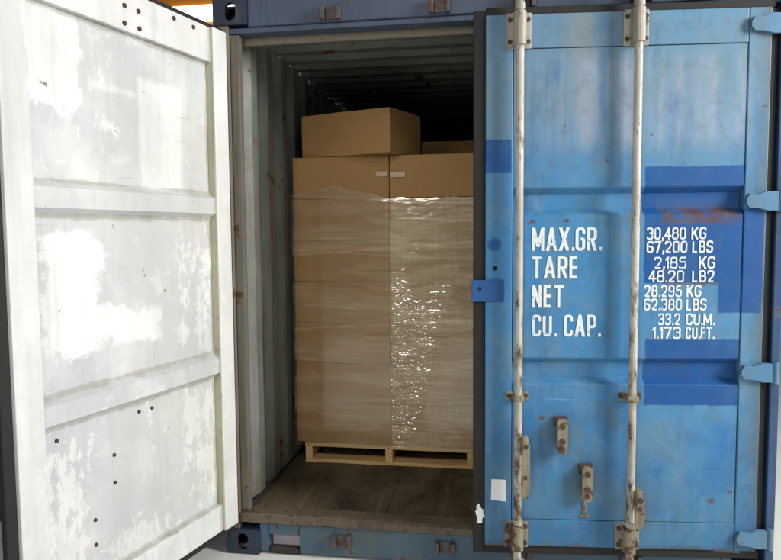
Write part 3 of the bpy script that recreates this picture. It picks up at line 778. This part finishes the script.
def ribbon(bm, pts, t, closed, y0, y1):
    n = len(pts); L = []; Rr = []
    for i in range(n):
        p = pts[i]
        a = pts[i-1] if (i > 0 or closed) else None; c = pts[(i+1) % n] if (i < n-1 or closed) else None
        d1 = (p-a).normalized() if a is not None and (p-a).length > 1e-9 else None
        dd = (c-p).normalized() if c is not None and (c-p).length > 1e-9 else None
        if d1 is None: d1 = dd
        if dd is None: dd = d1
        n1 = Vector((-d1.y, d1.x)); n2 = Vector((-dd.y, dd.x)); m = (n1+n2)
        m = m.normalized() if m.length > 1e-6 else n1
        s = 1.0/max(0.5, m.dot(n1)); L.append(p + m*t/2*s); Rr.append(p - m*t/2*s)
    idx = range(n if closed else n-1)
    V = lambda q, y: bm.verts.new((q.x, y, q.y))
    a0 = [V(q, y0) for q in L]; b0 = [V(q, y0) for q in Rr]; a1 = [V(q, y1) for q in L]; b1 = [V(q, y1) for q in Rr]
    for i in idx:
        j = (i+1) % n
        bm.faces.new((a0[i], b0[i], b0[j], a0[j])); bm.faces.new((a0[i], a0[j], a1[j], a1[i])); bm.faces.new((b0[i], b1[i], b1[j], b0[j]))
    if not closed:
        for i in (0, n-1): bm.faces.new((a0[i], a1[i], b1[i], b0[i]))
def write(text, x0, x1, z0, h, stroke, skew=0.0):
    """text set between x0 and x1 (door space), baseline z0, cap height h"""
    t = stroke*h; gap = t + 0.085*h
    wid = sum(GL[ch][0] for ch in text)
    free = (x1 - x0 - t) - sum(gap*(0.72 if ch in '.,' else 1.0) for ch in text[:-1])
    sx = free/wid
    b = BM(); cnt = 0; cur = x0 + t/2
    for ch in text:
        for pts, r in GL[ch][1]:
            closed = pts[-1] == 'c'
            q = [(cur + px*sx, z0 + t/2 + pz*(h - t)) for px, pz in (pts[:-1] if closed else pts)]
            y0 = -0.0018 - 0.00005*cnt; cnt += 1
            if len(q) == 2:
                (xa, za), (xb, zb) = q
                if za > zb: xa, za, xb, zb = xb, zb, xa, za
                if abs(zb-za) < 1e-6:      # crossbar
                    pl = [(min(xa, xb)-t/2, za-t/2), (max(xa, xb)+t/2, za-t/2), (max(xa, xb)+t/2, za+t/2), (min(xa, xb)-t/2, za+t/2)]
                else:                       # upright or diagonal with level ends
                    hw_ = t/2*(1.0 if abs(xb-xa) < 1e-6 else 1.08*math.hypot(xb-xa, zb-za)/abs(zb-za))
                    e = (t/2)*(xb-xa)/(zb-za)
                    pl = [(xa-e*0-hw_, za-t/2), (xa+hw_, za-t/2), (xb+hw_, zb+t/2), (xb-hw_, zb+t/2)]
                prism(b, pl, y0, -0.0005)
            else:
                ribbon(b, fillet(q, r*min(sx, h), closed), t, closed, y0, -0.0005)
        cur += GL[ch][0]*sx + gap*(0.72 if ch in '.,' else 1.0)
    return obj('lettering', b, 'letter', rdoor)
for t, xa, xb, zb, h in (('MAX.GR.', -0.948, -0.659, 1.447, 0.097), ('TARE', -0.948, -0.756, 1.331, 0.093), ('NET', -0.947, -0.815, 1.208, 0.096), ('CU. CAP.', -0.946, -0.658, 1.085, 0.093)):
    write(t, xa, xb, zb, h, 0.125)
def SX(px): return -(0.478 - (px-647)*0.00404)
rows = ((232, (('30,480', 646.8, 686), ('KG', 691.4, 706))), (245.4, (('67,200', 647, 687.5), ('LBS', 692.5, 713))), (261.4, (('2,185', 654.5, 687), ('KG', 699.5, 715.5))),
        (275, (('48.20', 649, 685), ('LB2', 693, 715))), (290, (('28.295', 645.3, 683), ('KG', 688, 702.5))), (303.6, (('62.380', 645.3, 683.5), ('LBS', 688, 708))),
        (318.6, (('33.2', 660, 682), ('CU.M.', 688, 717))), (332.5, (('1.173', 654, 683), ('CU.FT.', 688, 717))))
for py, parts in rows:
    zc = 1.539 - (py - 226.5)*0.00412
    for t, a, c in parts:
        write(t, SX(a), SX(c), zc - 0.025, 0.0495, 0.135)

# ------------------------------------------------------------------ left door (wide open, its inside to the camera)
LW = 1.122; LT, LB = 2.4305, 0.165; DEP = 0.040
b = BM()
pr = [(2.279, -DEP)]
for zt, zb in (R1, R2):
    s = 0.024
    pr += [(zt+0.004, -DEP), (zt-0.004, -DEP+0.004), (zt-s, -0.004), (zb+s, -0.004), (zb+0.004, -DEP+0.004), (zb-0.004, -DEP)]
pr.append((0.290, -DEP))
sheet_profile(b, pr, 'panel', 0.1020, 1.0195, -0.003, 8)
ldoor = obj('door', b, 'ldoor', cont, (0.0746, -0.0339, 0.0), -math.radians(103.416))
ldoor['label'] = 'open door showing its pale grey flaking inside'
def lp(name, mat, *a, bev=0.004):
    b = BM(); box(b, *a, bev); return obj(name, b, mat, ldoor)
lp('stile', 'lframe', 0.0, 0.096, -0.058, 0.0, LB, LT)
lp('stile', 'lframe', 1.020, LW, -0.058, 0.0, LB, LT)
lp('rail', 'lframe', 0.0965, 1.0195, -0.058, -0.014, 2.2795, LT-0.002)
lp('rail', 'lframe', 0.0965, 1.0195, -0.058, -0.014, LB+0.002, 0.2895)
lp('sealant_strip', 'sealant', 0.0966, 0.1015, -DEP+0.0005, -0.0035, LB+0.006, LT-0.006, bev=0.001)
lp('gasket', 'rubber', LW+0.0005, LW+0.040, -0.040, -0.014, 0.135, 2.45, bev=0.005)
lp('gasket', 'rubber', -0.0, LW, -0.040, -0.022, LT+0.0005, 2.449, bev=0.004)
lp('gasket', 'rubber', -0.0, LW, -0.040, -0.022, 0.136, LB-0.0005, bev=0.004)
lp('gasket', 'rubber', -0.030, -0.0005, -0.046, -0.020, 0.168, 2.428, bev=0.004)
for x, z in ((0.597, 2.369), (0.527, 2.369), (0.60, 2.305), (0.525, 2.305), (0.33, 2.40), (0.21, 2.398)):
    b = BM(); tube(b, (x, -0.0145, z), (x, -0.008, z), 0.010, 10, 0.008); obj('bolt', b, 'rust', ldoor)
for x, z in ((0.968, 0.839), (0.722, 0.712), (0.59, 0.842), (0.52, 0.839), (0.723, 0.607), (0.821, 0.504), (0.822, 0.412)):
    b = BM(); tube(b, (x-0.02, -DEP-0.0005, z), (x-0.02, -DEP+0.006, z), 0.0078, 10, 0.006); obj('bolt', b, 'rust', ldoor)
# outer fittings of the open door (seen only from the side)
for x in (0.52, 1.0):
    b = BM(); tube(b, (x, -0.103, 0.06), (x, -0.103, 2.54), 0.0165, 16); obj('locking_bar', b, 'bar', ldoor)
    for zc in (2.35, 0.225):
        b = BM(); box(b, x-0.05, x+0.05, -0.127, -0.0585, zc-0.06, zc+0.06, 0.006); obj('bar_bracket', b, 'bracket', ldoor)
for zc in (2.345, 1.642, 0.936, 0.226):
    b = BM(); box(b, -0.035, 0.08, -0.078, -0.0585, zc-0.035, zc+0.035, 0.004); obj('hinge', b, 'hinge', ldoor)

# ------------------------------------------------------------------ pallet
FZ = 0.1945; PY = 0.737; PX0, PX1 = 0.176, 1.160
pal = empty('wooden_pallet', ((PX0+PX1)/2, PY, FZ)); tag(pal, 'new pine pallet on the container floor under the wrapped carton stack', 'pallet')
hw = (PX1-PX0)/2; PH = 0.116; PD = 1.0
def pp(name, *a):
    b = BM(); box(b, *a, 0.003); return obj(name, b, 'pallet', pal)
for i in range(7):
    y = i*(PD-0.10)/6; pp('deck_board', -hw, hw, y, y+0.10, PH-0.022, PH)
for x in (-hw, -0.019, hw-0.044):
    pp('stringer', x+0.001, x+0.043, 0.003, PD-0.003, 0.0215, PH-0.0225)
for y in (0.0, 0.45, 0.90):
    pp('bottom_board', -hw, hw, y+0.001, y+0.10, 0.0, 0.021)
for x in (-hw+0.02, 0.002, hw-0.022):
    b = BM(); tube(b, (x, -0.0012, PH-0.011), (x, 0.004, PH-0.011), 0.0035, 8); obj('nail', b, 'iron', pal)

# ------------------------------------------------------------------ cartons
def carton_mesh(wd, dp, h, seed, bulge=0.006):
    """a board box: slightly bulged faces, top flap seam, soft edges"""
    b = BM(); bmesh.ops.create_cube(b, size=1.0)
    bmesh.ops.bevel(b, geom=b.edges[:], offset=0.007, segments=2, profile=0.5, affect='EDGES')
    bmesh.ops.subdivide_edges(b, edges=[e for e in b.edges if e.calc_length() > 0.5], cuts=7, use_grid_fill=True)
    for v in b.verts:
        c = v.co.copy()
        u = (1-(2*c.x)**2); vv = (1-(2*c.y)**2); ww = (1-(2*c.z)**2)
        q = Vector((c.x*wd, c.y*dp, (c.z+0.5)*h))
        if abs(c.y) > 0.499: q.y += math.copysign(bulge, c.y)*u*ww*(0.6+0.8*noise.noise(Vector((seed, c.x*2, c.z*2))))
        if abs(c.x) > 0.499: q.x += math.copysign(bulge*0.4, c.x)*vv*ww
        q.y += 0.004*noise.noise(Vector((c.x*3, seed*1.7, c.z*2))); q.z += 0.003*noise.noise(Vector((c.x*5, seed, c.y*3)))*(1 if c.z > 0.3 else 0)
        k = max(0, abs(c.x)+abs(c.y)+abs(c.z)-1.32); q += Vector((-c.x, -c.y, -c.z*0.4))*k*0.035*(0.5+noise.noise(Vector((seed, c.x, c.z))))
        v.co = q
    return b
def carton(cx, cy, z, wd, dp, h, rot, seed, label, group):
    root = empty('carton', (cx, cy, z)); root.rotation_euler = (0, 0, rot)
    obj('board_box', carton_mesh(wd, dp, h, seed), 'card', root, smooth=False)
    b = BM(); box(b, -wd/2+0.01, wd/2-0.01, -0.03, 0.03, h+0.0003, h+0.0012); obj('tape', b, 'tape', root)
    tag(root, label, 'carton', group); return root
H = 0.2352; CWD = 0.556; CDP = 0.42; Z0 = FZ + PH + 0.001
order = ('top', 'second', 'third', 'fourth', 'fifth', 'sixth', 'bottom')
rnd = random.Random(11)
for col, (cx, side) in enumerate(((0.406, 'left'), (0.966, 'right'))):
    for k in range(7):
        nm = order[6-k]
        rest = 'bare above the film' if k == 6 else 'under clear stretch film'
        if k == 0: rest = 'under clear film, resting on the pallet'
        lab = f'brown carton {rest}, {nm} of the {side} column'
        jx = rnd.uniform(-0.002, 0.002); jy = rnd.uniform(-0.004, 0.004) + (0.004 if col == 0 else 0.0)
        c = carton(cx + jx, PY + 0.004 + CDP/2 + jy, Z0 + k*H, CWD, CDP, H - 0.0012, rnd.uniform(-0.004, 0.004), k*2.3 + col*17, lab, 'cartons stacked on the pallet')
        if k == 6:
            s = -1 if col else 1
            b = BM(); x0 = 0.206 if col == 0 else -CWD/2+0.006; x1 = CWD/2-0.006 if col == 0 else -0.19
            box(b, x0, x1, -CDP/2-0.0085, -CDP/2-0.0065, 0.118 if col == 0 else 0.112, 0.146 if col == 0 else 0.142); obj('tape', b, 'tape', c)
# loose carton lying askew on the stack
th = -0.35290
ux = Vector((-math.cos(th), -math.sin(th), 0)); uy = Vector((-math.sin(th), math.cos(th), 0))
cc = Vector((0.7138, 0.6124, 0)) + ux*0.293 + uy*0.182
carton(cc.x, cc.y, Z0 + 7*H + 0.001, 0.586, 0.364, 0.2395, th, 77, 'loose brown carton lying askew on top of the left column', 'cartons in the container')
carton(1.02, 2.0 + 0.2, Z0 + 7*H + 0.001, 0.586, 0.40, 0.2352, 0.0, 91, 'dim carton behind the stack, its top edge showing right of the loose carton', 'cartons in the container')
# the rear load that carries it
carton(1.02, 2.0 + 0.21, FZ, 0.60, 0.44, Z0 + 7*H - FZ - 0.0005, 0.0, 93, 'tall dim carton deep inside the container behind the wrapped stack', 'cartons in the container')

# ------------------------------------------------------------------ stretch film round the pallet load
def film():
    b = BM()
    X0, X1, Y0, Y1 = 0.122, 1.250, 0.7265, 1.172
    path = []
    nx = 150; ny = 24
    for i in range(nx+1): path.append((X0 + (X1-X0)*i/nx, Y0, 0))
    for i in range(1, ny+1): path.append((X1, Y0 + (Y1-Y0)*i/ny, 1))
    for i in range(1, 41): path.append((X1 + (X0-X1)*i/40, Y1, 2))
    for i in range(1, ny): path.append((X0, Y1 + (Y0-Y1)*i/ny, 3))
    nz = 170; n = len(path); rows = []
    for k in range(nz+1):
        t = k/nz; row = []
        for (x, y, f) in path:
            top = Z0 + 6*H - 0.004
            if f == 0: top += (0.075*max(0, min(1, (0.69-x)/0.33)) - 0.05*max(0, (0.33-x)/0.21))*(1 if x < 0.69 else 0) + 0.012*noise.noise(Vector((x*14, 3, 1))) + 0.006*noise.noise(Vector((x*50, 3, 1)))
            bot = Z0 - 0.012 + 0.006*noise.noise(Vector((x*11, y*11, 7)))
            z = bot + (top - bot)*t
            a = 0.0035*noise.noise(Vector((x*5, y*5, z*16))) + 0.0018*noise.noise(Vector((x*14+4, y*14, z*48)))
            nxv, nyv = ((0, -1), (1, 0), (0, 1), (-1, 0))[f]
            if f == 0: a *= 0.2
            a = max(a, -0.0012)
            # pulled into the seam between the two columns a little
            if f == 0: a -= 0.0004*math.exp(-((x-0.686)/0.02)**2)
            row.append(b.verts.new((x + nxv*a, y + nyv*a, z)))
        rows.append(row)
    for k in range(nz):
        for i in range(n):
            j = (i+1) % n
            b.faces.new((rows[k][i], rows[k][j], rows[k+1][j], rows[k+1][i]))
    return b
tag(obj('stretch_film', film(), 'film', smooth=True), 'clear glossy stretch film wound round the stacked cartons', 'stretch film')

# ------------------------------------------------------------------ what shows beyond the container
cr = empty('crane_girder', (-3.0, 6.0, 0)); tag(cr, 'orange steel crane girder with a glowing white panel beyond the container top', 'crane girder')
b = BM(); box(b, -2.6, 2.9, 0.0, 0.5, 4.1, 5.5, 0.02); obj('girder', b, 'orange', cr)
b = BM(); box(b, -2.6, 2.9, -0.12, 0.62, 5.5, 5.56, 0.01); box(b, -2.6, 2.9, -0.12, 0.62, 4.04, 4.1, 0.01); obj('flange', b, 'orange', cr)
b = BM(); box(b, -0.25, 0.95, -0.04, -0.001, 4.47, 4.70, 0.018, 4); obj('glowing_panel', b, 'glow_white', cr)  # white panel made to glow by added emission
for x in (-2.3, 2.6):
    b = BM(); box(b, x-0.15, x+0.15, 0.1, 0.4, 0.0, 4.039, 0.01); obj('leg', b, 'orange', cr)
bn = empty('plastic_bin', (-1.42, 0.35, 0)); tag(bn, 'dark navy plastic bin with pale lid beyond the open door', 'bin')
b = BM(); 
lo = [b.verts.new((x, y, 0)) for x, y in ((-.2,-.2),(.2,-.2),(.2,.2),(-.2,.2))]; hi = [b.verts.new((x, y, 0.16)) for x, y in ((-.24,-.24),(.24,-.24),(.24,.24),(-.24,.24))]
for i in range(4): b.faces.new((lo[i], lo[(i+1)%4], hi[(i+1)%4], hi[i]))
b.faces.new(lo); b.faces.new(hi); obj('tub', b, 'navy', bn)
b = BM(); box(b, -.26, .26, -.26, .26, 0.161, 0.20, 0.01); obj('lid', b, 'lightblue', bn)
